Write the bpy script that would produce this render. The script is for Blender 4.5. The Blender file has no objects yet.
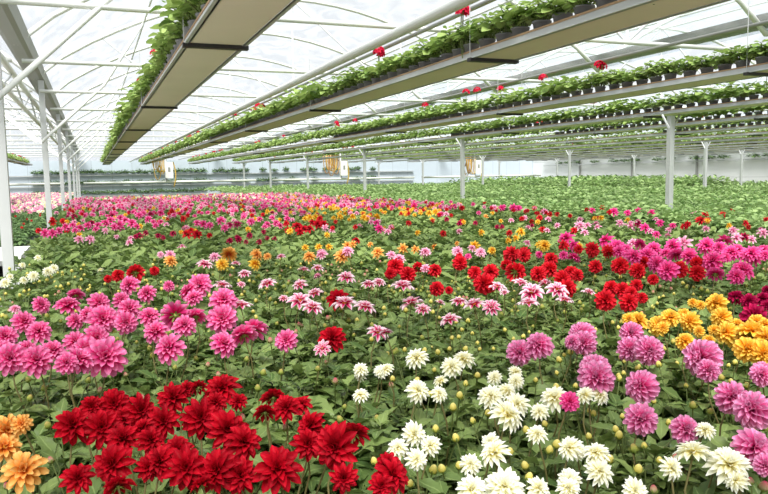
import bpy, math, random
import numpy as np
from mathutils import Vector, Matrix, Euler

rng = random.Random(11)
nrg = np.random.default_rng(5)
scene = bpy.context.scene
COL = scene.collection
PI = math.pi

# ------------------------------------------------------------------ camera
FPX, CX, CY = 720.0, 384.0, 247.0
YAW, PITCH, ROLL, CAMZ = math.radians(21.9), math.radians(5.69), .016, 1.6
cam_d = bpy.data.cameras.new('camera')
cam_d.sensor_width = 36.0
cam_d.lens = 36.0 * FPX / 768.0
cam_d.clip_start, cam_d.clip_end = 0.05, 300
cam = bpy.data.objects.new('camera', cam_d)
COL.objects.link(cam)
scene.camera = cam
C0 = np.array([0, 0, CAMZ])
FW = np.array([math.sin(YAW) * math.cos(PITCH), math.cos(YAW) * math.cos(PITCH), -math.sin(PITCH)])
RT = np.array([math.cos(YAW), -math.sin(YAW), 0.0])
UP = np.cross(RT, FW)
RT, UP = RT * math.cos(ROLL) - UP * math.sin(ROLL), UP * math.cos(ROLL) + RT * math.sin(ROLL)
cam.matrix_world = Matrix([[RT[i], UP[i], -FW[i], C0[i]] for i in range(3)] + [[0, 0, 0, 1]])

def at(px, py, z):
    """the point of the horizontal plane z that the photo shows at px, py"""
    d = FW + RT * (px - CX) / FPX - UP * (py - CY) / FPX
    return C0 + d * ((z - CAMZ) / d[2])

def pix(p):
    q = np.asarray(p) - C0
    zc = q @ FW
    return CX + FPX * (q @ RT) / zc, CY - FPX * (q @ UP) / zc, zc

# ------------------------------------------------------------------ materials
def lin(c):
    return tuple(((v / 255) / 12.92 if v / 255 <= .04045 else ((v / 255 + .055) / 1.055) ** 2.4) for v in c) + (1.0,)

def new_mat(name):
    m = bpy.data.materials.new(name)
    m.use_nodes = True
    nt = m.node_tree
    nt.nodes.clear()
    return m, nt, nt.nodes, nt.links

def plain(name, rgb, rough=.5, metal=0.0, noise=0.0, scale=8.0, bump=0.0):
    m, nt, N, L = new_mat(name)
    out = N.new('ShaderNodeOutputMaterial'); b = N.new('ShaderNodeBsdfPrincipled')
    b.inputs['Roughness'].default_value = rough
    b.inputs['Metallic'].default_value = metal
    b.inputs['Base Color'].default_value = lin(rgb)
    if noise or bump:
        tc = N.new('ShaderNodeTexCoord'); nz = N.new('ShaderNodeTexNoise')
        nz.inputs['Scale'].default_value = scale; nz.inputs['Detail'].default_value = 5
        L.new(tc.outputs['Object'], nz.inputs['Vector'])
        if noise:
            mx = N.new('ShaderNodeMix'); mx.data_type = 'RGBA'
            c = lin(rgb)
            mx.inputs['A'].default_value = tuple(v * (1 - noise) for v in c[:3]) + (1,)
            mx.inputs['B'].default_value = tuple(min(1, v * (1 + noise)) for v in c[:3]) + (1,)
            L.new(nz.outputs['Fac'], mx.inputs['Factor']); L.new(mx.outputs['Result'], b.inputs['Base Color'])
        if bump:
            bp = N.new('ShaderNodeBump'); bp.inputs['Strength'].default_value = bump
            L.new(nz.outputs['Fac'], bp.inputs['Height']); L.new(bp.outputs['Normal'], b.inputs['Normal'])
    L.new(b.outputs[0], out.inputs['Surface'])
    return m

def leaf_mat(name, dark, light, vein, trans=.25, rough=.45, spec=.35):
    m, nt, N, L = new_mat(name)
    out = N.new('ShaderNodeOutputMaterial'); b = N.new('ShaderNodeBsdfPrincipled')
    at_ = N.new('ShaderNodeAttribute'); at_.attribute_name = 'rnd'
    oi = N.new('ShaderNodeObjectInfo')
    ad = N.new('ShaderNodeMath'); ad.operation = 'MULTIPLY_ADD'
    L.new(oi.outputs['Random'], ad.inputs[0]); ad.inputs[1].default_value = .3
    L.new(at_.outputs['Fac'], ad.inputs[2])
    fr = N.new('ShaderNodeMath'); fr.operation = 'PINGPONG'; fr.inputs[1].default_value = 1.0
    L.new(ad.outputs[0], fr.inputs[0])
    mx = N.new('ShaderNodeMix'); mx.data_type = 'RGBA'
    mx.inputs['A'].default_value = lin(dark); mx.inputs['B'].default_value = lin(light)
    L.new(fr.outputs[0], mx.inputs['Factor'])
    uv = N.new('ShaderNodeUVMap'); sp = N.new('ShaderNodeSeparateXYZ')
    L.new(uv.outputs[0], sp.inputs[0])
    d = N.new('ShaderNodeMath'); d.operation = 'SUBTRACT'; d.inputs[1].default_value = .5
    L.new(sp.outputs['X'], d.inputs[0])
    ab = N.new('ShaderNodeMath'); ab.operation = 'ABSOLUTE'; L.new(d.outputs[0], ab.inputs[0])
    mr = N.new('ShaderNodeMapRange'); mr.inputs['From Min'].default_value = .02; mr.inputs['From Max'].default_value = .07
    mr.inputs['To Min'].default_value = .55; mr.inputs['To Max'].default_value = 0.0
    L.new(ab.outputs[0], mr.inputs['Value'])
    m2 = N.new('ShaderNodeMix'); m2.data_type = 'RGBA'; m2.inputs['B'].default_value = lin(vein)
    L.new(mr.outputs[0], m2.inputs['Factor']); L.new(mx.outputs['Result'], m2.inputs['A'])
    L.new(m2.outputs['Result'], b.inputs['Base Color'])
    b.inputs['Roughness'].default_value = rough
    b.inputs['Specular IOR Level'].default_value = spec
    t = N.new('ShaderNodeBsdfTranslucent'); L.new(m2.outputs['Result'], t.inputs['Color'])
    ms = N.new('ShaderNodeMixShader'); ms.inputs[0].default_value = trans
    L.new(b.outputs[0], ms.inputs[1]); L.new(t.outputs[0], ms.inputs[2]); L.new(ms.outputs[0], out.inputs['Surface'])
    return m

def petal_mat(name, base, mid, tip, stripe=None, trans=.3, var=.22):
    m, nt, N, L = new_mat(name)
    out = N.new('ShaderNodeOutputMaterial'); b = N.new('ShaderNodeBsdfPrincipled')
    b.inputs['Roughness'].default_value = .6; b.inputs['Specular IOR Level'].default_value = .2
    uv = N.new('ShaderNodeUVMap'); sp = N.new('ShaderNodeSeparateXYZ'); L.new(uv.outputs[0], sp.inputs[0])
    cr = N.new('ShaderNodeValToRGB')
    e = cr.color_ramp.elements
    e[0].position = .12; e[0].color = lin(base); e[1].position = 1.0; e[1].color = lin(tip)
    x = e.new(.55); x.color = lin(mid)
    L.new(sp.outputs['Y'], cr.inputs['Fac'])
    src = cr.outputs['Color']
    if stripe:
        d = N.new('ShaderNodeMath'); d.operation = 'SUBTRACT'; d.inputs[1].default_value = .5
        L.new(sp.outputs['X'], d.inputs[0])
        ab = N.new('ShaderNodeMath'); ab.operation = 'ABSOLUTE'; L.new(d.outputs[0], ab.inputs[0])
        mr = N.new('ShaderNodeMapRange'); mr.inputs['From Min'].default_value = .16; mr.inputs['From Max'].default_value = .34
        L.new(ab.outputs[0], mr.inputs['Value'])
        mu = N.new('ShaderNodeMath'); mu.operation = 'MULTIPLY'
        mr2 = N.new('ShaderNodeMapRange'); mr2.inputs['From Min'].default_value = .25; mr2.inputs['From Max'].default_value = .6
        L.new(sp.outputs['Y'], mr2.inputs['Value'])
        L.new(mr.outputs[0], mu.inputs[0]); L.new(mr2.outputs[0], mu.inputs[1])
        mx = N.new('ShaderNodeMix'); mx.data_type = 'RGBA'; mx.inputs['B'].default_value = lin(stripe)
        L.new(mu.outputs[0], mx.inputs['Factor']); L.new(src, mx.inputs['A'])
        src = mx.outputs['Result']
    at_ = N.new('ShaderNodeAttribute'); at_.attribute_name = 'rnd'
    mr3 = N.new('ShaderNodeMapRange'); mr3.inputs['To Min'].default_value = 1 - var; mr3.inputs['To Max'].default_value = 1 + var * .5
    L.new(at_.outputs['Fac'], mr3.inputs['Value'])
    hs = N.new('ShaderNodeHueSaturation'); L.new(mr3.outputs[0], hs.inputs['Value']); L.new(src, hs.inputs['Color'])
    L.new(hs.outputs[0], b.inputs['Base Color'])
    t = N.new('ShaderNodeBsdfTranslucent'); L.new(hs.outputs[0], t.inputs['Color'])
    ms = N.new('ShaderNodeMixShader'); ms.inputs[0].default_value = trans
    L.new(b.outputs[0], ms.inputs[1]); L.new(t.outputs[0], ms.inputs[2]); L.new(ms.outputs[0], out.inputs['Surface'])
    return m

def film_mat(name, clear=.7):
    m, nt, N, L = new_mat(name)
    out = N.new('ShaderNodeOutputMaterial')
    tr = N.new('ShaderNodeBsdfTransparent'); tl = N.new('ShaderNodeBsdfTranslucent'); df = N.new('ShaderNodeBsdfDiffuse')
    tl.inputs['Color'].default_value = (.9, .93, .96, 1); df.inputs['Color'].default_value = (.85, .88, .9, 1)
    tr.inputs['Color'].default_value = (.95, .975, 1, 1)
    a = N.new('ShaderNodeMixShader'); a.inputs[0].default_value = .4
    L.new(tl.outputs[0], a.inputs[1]); L.new(df.outputs[0], a.inputs[2])
    tc = N.new('ShaderNodeTexCoord'); mp = N.new('ShaderNodeMapping')
    mp.inputs['Scale'].default_value = (1.2, .5, 1.2); mp.inputs['Rotation'].default_value = (0, 0, .5)
    wv = N.new('ShaderNodeTexNoise'); wv.inputs['Scale'].default_value = 2.2; wv.inputs['Detail'].default_value = 6; wv.inputs['Distortion'].default_value = 1.5
    L.new(tc.outputs['Object'], mp.inputs[0]); L.new(mp.outputs[0], wv.inputs['Vector'])
    mr = N.new('ShaderNodeMapRange'); mr.inputs['From Min'].default_value = .42; mr.inputs['From Max'].default_value = .62
    mr.inputs['To Min'].default_value = 1 - clear + .12; mr.inputs['To Max'].default_value = 1 - clear - .1
    L.new(wv.outputs['Fac'], mr.inputs['Value'])
    ms = N.new('ShaderNodeMixShader'); L.new(mr.outputs[0], ms.inputs[0])
    L.new(tr.outputs[0], ms.inputs[1]); L.new(a.outputs[0], ms.inputs[2]); L.new(ms.outputs[0], out.inputs['Surface'])
    return m

def wall_mat(name, rgb, seam):
    m, nt, N, L = new_mat(name)
    out = N.new('ShaderNodeOutputMaterial'); b = N.new('ShaderNodeBsdfPrincipled'); b.inputs['Roughness'].default_value = .4
    tc = N.new('ShaderNodeTexCoord'); br = N.new('ShaderNodeTexBrick')
    mp = N.new('ShaderNodeMapping'); mp.inputs['Rotation'].default_value = seam
    L.new(tc.outputs['Object'], mp.inputs[0]); L.new(mp.outputs[0], br.inputs['Vector'])
    br.offset = 0; br.inputs['Scale'].default_value = 1; br.inputs['Brick Width'].default_value = 1.2; br.inputs['Row Height'].default_value = 3.0
    br.inputs['Mortar Size'].default_value = .012
    c = lin(rgb)
    br.inputs['Color1'].default_value = c; br.inputs['Color2'].default_value = tuple(v * .93 for v in c[:3]) + (1,)
    br.inputs['Mortar'].default_value = tuple(v * .6 for v in c[:3]) + (1,)
    L.new(br.outputs['Color'], b.inputs['Base Color']); L.new(b.outputs[0], out.inputs['Surface'])
    return m

M = {}
M['steel'] = plain('galvanised_steel', (192, 194, 193), .45, .15, .06, 5)
M['white_tube'] = plain('white_tube', (226, 227, 222), .4, .05)
M['gutter'] = plain('gutter_metal', (150, 150, 146), .5, .3, .08, 3)
M['dark_metal'] = plain('dark_bracket', (48, 46, 44), .5, .4)
M['trough_side'] = plain('trough_side', (186, 188, 188), .4, .2, .04, 4)
M['trough_base'] = plain('trough_base', (226, 212, 196), .7, 0, .07, 2.5)
M['trim_brown'] = plain('brown_edge', (168, 136, 104), .7)
M['pot_grey'] = plain('grey_pot', (124, 124, 128), .6)
M['pot_black'] = plain('black_pot', (30, 30, 32), .6)
M['soil'] = plain('potting_soil', (48, 36, 28), .95, 0, .3, 60, .5)
M['bench'] = plain('bench_liner', (70, 72, 70), .7, 0, .2, 6)
M['bench_edge'] = plain('bench_edge', (178, 180, 178), .5, .2, .05, 4)
M['concrete'] = plain('concrete', (206, 204, 198), .85, 0, .1, 3, .15)
M['wall_blue'] = wall_mat('wall_panel', (186, 196, 204), (PI / 2, 0, 0))
M['wall_white'] = wall_mat('wall_sheet', (224, 226, 224), (PI / 2, 0, PI / 2))
M['film'] = film_mat('poly_film', .86)
M['box_white'] = plain('control_box', (238, 238, 230), .4)
M['hose_yellow'] = plain('yellow_hose', (214, 176, 84), .5)
M['hose_brown'] = plain('orange_hose', (176, 134, 84), .5)
M['stem'] = plain('stem_green', (98, 112, 56), .6)
M['stem_dark'] = plain('stem_brown_green', (112, 104, 60), .6)
M['calyx'] = plain('calyx_green', (138, 152, 72), .6)
M['disc'] = plain('disc_yellow', (236, 176, 30), .8, 0, .25, 90, .6)
M['dahlia_leaf'] = leaf_mat('dahlia_leaf', (70, 98, 46), (138, 158, 90), (158, 180, 110))
M['geranium_leaf'] = leaf_mat('geranium_leaf', (104, 138, 62), (170, 192, 112), (166, 188, 108), .3)
M['crop_leaf'] = leaf_mat('crop_leaf', (100, 136, 72), (170, 194, 128), (166, 190, 124), .3)
M['dark_crop_leaf'] = leaf_mat('dark_crop_leaf', (62, 92, 54), (116, 144, 88), (120, 146, 90), .25)
PET = {
    'pink': petal_mat('petal_pink', (200, 10, 82), (234, 56, 140), (250, 156, 202)),
    'crimson': petal_mat('petal_crimson', (120, 0, 14), (184, 2, 26), (204, 12, 42), var=.3),
    'white': petal_mat('petal_white', (250, 236, 140), (255, 252, 222), (255, 255, 250), var=.04),
    'striped': petal_mat('petal_striped', (206, 20, 92), (222, 40, 116), (246, 190, 216), (252, 232, 240), var=.08),
    'scarlet': petal_mat('petal_scarlet', (178, 8, 20), (220, 24, 40), (230, 44, 62), var=.25),
    'lilac': petal_mat('petal_lilac', (224, 56, 134), (246, 116, 184), (255, 192, 228)),
    'golden': petal_mat('petal_golden', (244, 156, 18), (253, 196, 52), (255, 222, 110)),
    'orange': petal_mat('petal_orange', (206, 66, 20), (246, 166, 70), (255, 208, 128)),
    'hotpink': petal_mat('petal_hotpink', (206, 12, 96), (238, 48, 140), (248, 116, 182)),
    'magenta': petal_mat('petal_magenta', (122, 0, 44), (176, 6, 70), (204, 30, 96), var=.25),
    'palepink': petal_mat('petal_palepink', (222, 92, 150), (244, 162, 196), (252, 206, 222), var=.1),
    'geranium': petal_mat('petal_geranium', (190, 0, 40), (214, 10, 56), (226, 40, 84), var=.25),
}
M['bud_yellow'] = petal_mat('bud_yellow', (178, 192, 84), (244, 228, 120), (254, 242, 160))
M['bud_green'] = petal_mat('bud_green', (120, 146, 66), (170, 178, 84), (208, 176, 110))
M['bud_pink'] = petal_mat('bud_pink', (140, 160, 74), (206, 178, 140), (214, 40, 104))

# ------------------------------------------------------------------ mesh building
class Geo:
    """quads collected as numpy chunks; build() makes ONE mesh"""
    def __init__(s):
        s.V, s.F, s.U, s.R, s.M, s.n = [], [], [], [], [], 0
    def add(s, V, F, U=None, rnd=None, mat=0):
        V = np.asarray(V, float); F = np.asarray(F, int)
        s.V.append(V); s.F.append(F + s.n); s.n += len(V)
        s.U.append(np.zeros((len(V), 2)) if U is None else np.asarray(U, float))
        if rnd is None: rnd = .5
        s.R.append(np.full(len(V), float(rnd)) if np.isscalar(rnd) else np.asarray(rnd, float))
        s.M.append(np.full(len(F), mat, int) if np.isscalar(mat) else np.asarray(mat, int))
        return s
    def arrays(s):
        return (np.concatenate(s.V), np.concatenate(s.F), np.concatenate(s.U), np.concatenate(s.R), np.concatenate(s.M))
    def mesh(s, name, mats, smooth=True):
        V, F, U, R, MI = s.arrays()
        me = bpy.data.meshes.new(name)
        me.vertices.add(len(V)); me.vertices.foreach_set('co', V.astype(np.float32).ravel())
        me.loops.add(4 * len(F)); me.loops.foreach_set('vertex_index', F.astype(np.int32).ravel())
        me.polygons.add(len(F)); me.polygons.foreach_set('loop_start', np.arange(0, 4 * len(F), 4, dtype=np.int32))
        for m in mats: me.materials.append(m)
        me.polygons.foreach_set('material_index', MI.astype(np.int32))
        me.polygons.foreach_set('use_smooth', np.full(len(F), smooth, bool))
        uv = me.uv_layers.new(name='UVMap')
        uv.data.foreach_set('uv', U[F.ravel()].astype(np.float32).ravel())
        a = me.attributes.new('rnd', 'FLOAT', 'POINT'); a.data.foreach_set('value', R.astype(np.float32))
        me.update(calc_edges=True); me.validate()
        return me
    def box(s, c, size, mat=0, rnd=.5):
        x, y, z = [v / 2 for v in size]
        V = np.array([(a * x, b * y, d * z) for a in (-1, 1) for b in (-1, 1) for d in (-1, 1)]) + np.array(c)
        F = [(0, 1, 3, 2), (4, 6, 7, 5), (0, 4, 5, 1), (2, 3, 7, 6), (0, 2, 6, 4), (1, 5, 7, 3)]
        # own vertices per face keep the edges crisp
        return s.add(V[np.array(F).ravel()], np.arange(24).reshape(6, 4), None, rnd, mat)
    def tube(s, pts, r, sides=8, mat=0, rnd=.5, cap=True):
        pts = np.asarray(pts, float); n = len(pts)
        r = np.full(n, r) if np.isscalar(r) else np.asarray(r)
        T = np.gradient(pts, axis=0); T /= np.linalg.norm(T, axis=1)[:, None] + 1e-12
        ref = np.array([0, 0, 1.0]) if abs(T[:, 2]).mean() < .8 else np.array([1.0, 0, 0])
        A = np.cross(T, ref); A /= np.linalg.norm(A, axis=1)[:, None] + 1e-12
        B = np.cross(A, T)
        th = np.arange(sides) * 2 * PI / sides
        V = pts[:, None] + r[:, None, None] * (A[:, None] * np.cos(th)[None, :, None] + B[:, None] * np.sin(th)[None, :, None])
        V = V.reshape(-1, 3)
        F = [(i * sides + j, i * sides + (j + 1) % sides, (i + 1) * sides + (j + 1) % sides, (i + 1) * sides + j) for i in range(n - 1) for j in range(sides)]
        U = np.stack([np.tile(th / (2 * PI), n), np.repeat(np.linspace(0, 1, n), sides)], 1)
        if cap and sides % 2 == 0:
            for base in (0, (n - 1) * sides):
                for j in range(1, sides // 2):
                    F.append((base + j - 1, base + j, base + sides - 1 - j, base + (sides - j) % sides))
        return s.add(V, F, U, rnd, mat)
    def lathe(s, prof, sides=14, mat=0, rnd=.5, c=(0, 0, 0)):
        prof = np.asarray(prof, float); n = len(prof)
        th = np.arange(sides) * 2 * PI / sides
        V = np.stack([np.outer(prof[:, 0], np.cos(th)), np.outer(prof[:, 0], np.sin(th)), np.repeat(prof[:, 1][:, None], sides, 1)], 2).reshape(-1, 3) + np.array(c)
        F = [(i * sides + j, i * sides + (j + 1) % sides, (i + 1) * sides + (j + 1) % sides, (i + 1) * sides + j) for i in range(n - 1) for j in range(sides)]
        U = np.stack([np.tile(th / (2 * PI), n), np.repeat(np.linspace(0, 1, n), sides)], 1)
        return s.add(V, F, U, rnd, mat)

def grid(nu, nv):
    """faces of a (nv+1) x (nu+1) vertex grid"""
    return np.array([(j * (nu + 1) + i, j * (nu + 1) + i + 1, (j + 1) * (nu + 1) + i + 1, (j + 1) * (nu + 1) + i) for j in range(nv) for i in range(nu)])

def leaf_tpl(nv=6, nu=4, width=.5, shape='ovate', fold=.3, droop=.35, teeth=.1):
    t = np.linspace(0, 1, nv + 1); s_ = np.linspace(-1, 1, nu + 1)
    if shape == 'ovate':
        w = np.sin(PI * np.clip(t, .02, .985) ** .72) ** .85
    else:                                   # round
        w = np.sqrt(np.clip(1 - (2 * np.clip(t, .02, .98) - 1) ** 2, 0, 1))
    w = w * width * (1 + teeth * (-1.0) ** np.arange(nv + 1))
    X = np.outer(w, s_) * .5; Y = np.repeat(t[:, None], nu + 1, 1)
    Z = np.abs(np.outer(w, s_)) * fold * .5 - droop * (t ** 2)[:, None] + .03 * np.sin(np.outer(t * 9, np.ones(nu + 1)) + s_ * 2)
    V = np.stack([X, Y, Z], 2).reshape(-1, 3)
    U = np.stack([np.tile(s_ * .5 + .5, nv + 1), np.repeat(t, nu + 1)], 1)
    return V, grid(nu, nv), U

def frame(d, n):
    d = np.asarray(d, float); d = d / np.linalg.norm(d)
    x = np.cross(d, n); x /= np.linalg.norm(x) + 1e-9
    return np.stack([x, d, np.cross(x, d)], 1)          # columns: across, along, normal

def foliage(seed, R, H, z0, nst, nodes, size, tpl, trio=True, low=False):
    """a bushy pot plant: stems that fan out, with pairs of (pinnate) leaves on them; mat 0 leaf, mat 1 stem"""
    q = np.random.default_rng(seed); g = Geo()
    V, F, U = tpl
    for k in range(nst):
        az = 2 * PI * (k + q.uniform(-.3, .3)) / nst
        rad = R * (q.uniform(.25, .8) if k else .1)
        top = np.array([rad * math.cos(az), rad * math.sin(az), H * q.uniform(.82, 1.0) * (1 - .25 * (rad / R) ** 2)])
        base = np.array([.02 * math.cos(az), .02 * math.sin(az), z0])
        mid = base * .5 + top * .5 + np.array([0, 0, .04 * H]) + q.normal(0, .01, 3) - np.array([top[0], top[1], 0]) * .15
        ts = np.linspace(0, 1, 5)[:, None]
        pts = base * (1 - ts) ** 2 + 2 * mid * ts * (1 - ts) + top * ts ** 2
        if not low: g.tube(pts, np.linspace(.0045, .0025, 5), 5, 1, cap=False)
        for m_ in range(nodes):
            f = (m_ + .8) / (nodes - .2 + .0)
            f = .25 + .75 * min(1, f)
            p = base * (1 - f) ** 2 + 2 * mid * f * (1 - f) + top * f ** 2
            for sd in (0, PI):
                a2 = az + m_ * PI / 2 + sd + q.uniform(-.5, .5)
                el = q.uniform(.0, .55) + (.45 if m_ == nodes - 1 else 0)
                dr = np.array([math.cos(a2) * math.cos(el), math.sin(a2) * math.cos(el), math.sin(el)])
                L = size * q.uniform(.7, 1.2) * (.65 if m_ == nodes - 1 else 1)
                pet = L * q.uniform(.35, .7)
                p1 = p + dr * pet
                rn = q.uniform()
                nrm = np.array([q.normal(0, .3), q.normal(0, .3), 1.0])
                dl = dr.copy(); dl[2] -= .25
                if not low: g.tube([p, p1], .0016, 4, 1, cap=False)
                g.add((V * L) @ frame(dl, nrm).T + p1, F, U, rn, 0)
                if trio:
                    for sgn in (-1, 1):
                        a3 = a2 + sgn * q.uniform(.8, 1.15)
                        d3 = np.array([math.cos(a3) * math.cos(el), math.sin(a3) * math.cos(el), math.sin(el) - .2])
                        g.add((V * L * q.uniform(.55, .75)) @ frame(d3, nrm + q.normal(0, .15, 3)).T + p + dr * pet * .7, F, U, min(1, rn + q.uniform(-.1, .1)), 0)
    return g

def petal(nv, nu, L, W, el0, curl, cup, shape, r0, z0, az):
    t = np.linspace(0, 1, nv + 1); s_ = np.linspace(-1, 1, nu + 1)
    if shape == 'round': w = np.clip(t * 1.0 + .22, 0, 1) ** .8 * np.sqrt(np.clip(1 - np.clip((t - .62) / .40, 0, 1) ** 2.2, .06, 1))
    elif shape == 'mid': w = np.clip(t + .25, 0, 1) ** .7 * np.clip(1 - np.clip((t - .45) / .56, 0, 1) ** 2, .05, 1)
    elif shape == 'point': w = np.clip((t + .12) ** .6, 0, 1) * np.clip(1 - t ** 2.6, .04, 1) * 1.12
    else: w = (.45 + .55 * np.sin(PI * np.clip(t, 0, 1) ** .8)) * np.clip(1 - t ** 5, .08, 1)
    el = el0 - curl * t
    dt = 1 / nv
    rr = r0 + L * np.concatenate([[0], np.cumsum(np.cos((el[1:] + el[:-1]) / 2) * dt)])
    zz = z0 + L * np.concatenate([[0], np.cumsum(np.sin((el[1:] + el[:-1]) / 2) * dt)])
    off = cup * np.outer(w * W, s_ ** 2) * .5
    Rr = rr[:, None] - np.sin(el)[:, None] * off; Zz = zz[:, None] + np.cos(el)[:, None] * off
    Tt = np.outer(w * W, s_) * .5
    ca, sa = math.cos(az), math.sin(az)
    V = np.stack([Rr * ca - Tt * sa, Rr * sa + Tt * ca, Zz], 2).reshape(-1, 3)
    U = np.stack([np.tile(s_ * .5 + .5, nv + 1), np.repeat(t, nu + 1)], 1)
    return V, grid(nu, nv), U

STY = {  # rings, petals in the outer ring, width, outer/inner elevation, outer->inner length, curl, cup, shape
    'pink': (5, 13, .21, -8, 72, .52, .26, .35, .8, 'round'),
    'crimson': (5, 11, .26, -6, 70, .54, .24, .4, .8, 'mid'),
    'white': (6, 13, .2, -14, 74, .54, .24, .3, .8, 'mid'),
    'striped': (3, 10, .25, 4, 55, .52, .28, .35, .8, 'mid'),
    'scarlet': (6, 13, .2, -28, 76, .46, .32, .35, .9, 'round'),
    'lilac': (7, 15, .185, -34, 78, .46, .34, .25, 1.3, 'round'),
    'golden': (6, 13, .2, -26, 76, .47, .32, .35, .9, 'round'),
    'orange': (4, 12, .21, -8, 66, .53, .26, .4, .8, 'round'),
}
for a_, b_ in (('hotpink', 'pink'), ('magenta', 'scarlet'), ('palepink', 'orange')): STY[a_] = STY[b_]

def bloom_geo(kind, seed, nv=5, nu=4, ring_max=9, thin=1.0):
    rings, n0, W, e0, e1, L0, L1, curl, cup, shp = STY[kind]
    q = np.random.default_rng(seed); g = Geo()
    rings = min(rings, ring_max)
    for r in range(rings):
        f = r / max(1, rings - 1)
        n = max(5, round(n0 * thin * (1 - .5 * f)))
        L = L0 + (L1 - L0) * f
        el = math.radians(e0 + (e1 - e0) * f ** .9)
        for k in range(n):
            az = 2 * PI * (k + .5 * (r % 2) + q.uniform(-.16, .16)) / n
            V, F, U = petal(nv, nu, L * q.uniform(.9, 1.06), W * (1 - .35 * f) / thin ** .8, el + q.normal(0, .09), curl * (1 - .75 * f) + q.normal(0, .08), cup, shp, .05 * (1 - f), .02 + .05 * f, az)
            g.add(V, F, U, q.uniform())
    return g

def calyx_geo():
    g = Geo()
    g.lathe([(.0, -.09), (.03, -.085), (.065, -.05), (.08, -.01), (.05, .02)], 10)
    for k in range(7):
        V, F, U = petal(3, 2, .2, .09, math.radians(-18), .5, .3, 'point', .05, -.03, 2 * PI * k / 7)
        g.add(V, F, U)
    return g

def bud_geo():
    g = Geo()                               # 0 bud, 1 calyx, 2 stem
    prof = [(.0, -.45), (.26, -.4), (.44, -.2), (.47, .05), (.38, .36), (.2, .6), (.0, .68)]
    g.lathe(prof, 10, 0)
    for k in range(6):
        V, F, U = petal(3, 2, .8, .42, math.radians(25), -1.0, .3, 'point', .26, -.5, 2 * PI * k / 6)
        g.add(V, F, U, .5, 1)
    g.tube([(0.3, 0, -8), (.15, .1, -5), (0, 0, -2.5), (0, 0, -.4)], .11, 5, 2, cap=False)
    return g

def stem_geo():
    g = Geo(); t = np.linspace(0, 1, 6)
    g.tube(np.stack([.03 * np.sin(PI * t), .02 * np.sin(2 * PI * t), t], 1), np.linspace(.0028, .0021, 6), 6, cap=False)
    # the unit stem is stretched along z only, its girth stays
    return g

# ------------------------------------------------------------------ object helpers
def obj(name, me, parent=None):
    o = bpy.data.objects.new(name, me); COL.objects.link(o)
    if parent is not None: o.parent = parent
    return o

def tag(o, label, cat, group=None, kind=None):
    o['label'] = label; o['category'] = cat
    if group: o['group'] = group
    if kind: o['kind'] = kind
    return o

def struct(name, me, label=None, parent=None):
    o = obj(name, me, parent)
    if parent is None:
        o['kind'] = 'structure'
        if label: o['label'] = label; o['category'] = 'building part'
    return o

def empty(name, loc):
    o = bpy.data.objects.new(name, None); o.empty_display_size = .05; o.location = loc; COL.objects.link(o)
    return o

_ONES = 'zeroth first second third fourth fifth sixth seventh eighth ninth tenth eleventh twelfth thirteenth fourteenth fifteenth sixteenth seventeenth eighteenth nineteenth'.split()
_TENS = {20: 'twent', 30: 'thirt', 40: 'fort', 50: 'fift', 60: 'sixt', 70: 'sevent', 80: 'eight', 90: 'ninet'}
def ordinal(n):
    if n < 20: return _ONES[n]
    if n >= 100: return 'hundredth' if n == 100 else 'hundred and ' + ordinal(n - 100)
    t, u = n // 10 * 10, n % 10
    return _TENS[t] + 'ieth' if u == 0 else _TENS[t] + 'y-' + _ONES[u]
NUM = 'no one two three four five six seven eight nine ten eleven twelve'.split()

# ------------------------------------------------------------------ the building
GH, TIEH, RISE = 3.2, 3.0, 1.5          # gutter, tie bar, arch rise
BW = 8.3
GX = [-.74 + BW * k for k in range(-2, 5)]
YT = [.25 + 3.1 * k for k in range(16)]      # truss rows
Y0, Y1 = -2.5, 48.8
XL, XR = GX[0], GX[-1]
def arch_z(s): return GH + RISE * np.sin(PI * s) ** .8

g = Geo().box(((XL + XR) / 2, (Y0 + Y1) / 2, -.05), (XR - XL, Y1 - Y0, .1)); struct('floor', g.mesh('floor', [M['concrete']]), 'pale concrete greenhouse floor seen in the aisle at the left')
g = Geo().box(((XL + XR) / 2, Y1 + .04, 1.4), (XR - XL, .08, 2.8)); struct('wall_back', g.mesh('wall_back', [M['wall_blue']]), 'grey blue panelled end wall behind the beds')
g = Geo().box((XR + .04, (Y0 + Y1) / 2, 1.6), (.08, Y1 - Y0, 3.2)); struct('wall_right', g.mesh('wall_right', [M['wall_white']]), 'whitish side wall at the far right')
g = Geo().box((XL - .04, (Y0 + Y1) / 2, 1.6), (.08, Y1 - Y0, 3.2)); struct('wall_left', g.mesh('wall_left', [M['wall_white']]), 'whitish side wall at the far left')
sg = np.linspace(0, 1, 25)
for k in range(6):
    x0 = GX[k]
    ys = np.linspace(Y0, Y1, 40)
    S_, Y_ = np.meshgrid(sg, ys)
    V = np.stack([x0 + BW * S_, Y_, arch_z(S_) + .03], 2).reshape(-1, 3)
    g = Geo().add(V, grid(24, 39))
    struct('ceiling', g.mesh('roof_film', [M['film']]), 'arched roof film over greenhouse bay')
# far gable above the wall: the same film, upright
for k in range(6):
    V = np.concatenate([np.stack([GX[k] + BW * sg, np.full(25, Y1), np.full(25, 2.8)], 1), np.stack([GX[k] + BW * sg, np.full(25, Y1), arch_z(sg)], 1)])
    struct('wall_gable', Geo().add(V, grid(24, 1)).mesh('gable_film', [M['film']]), 'film gable above the end wall')
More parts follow.
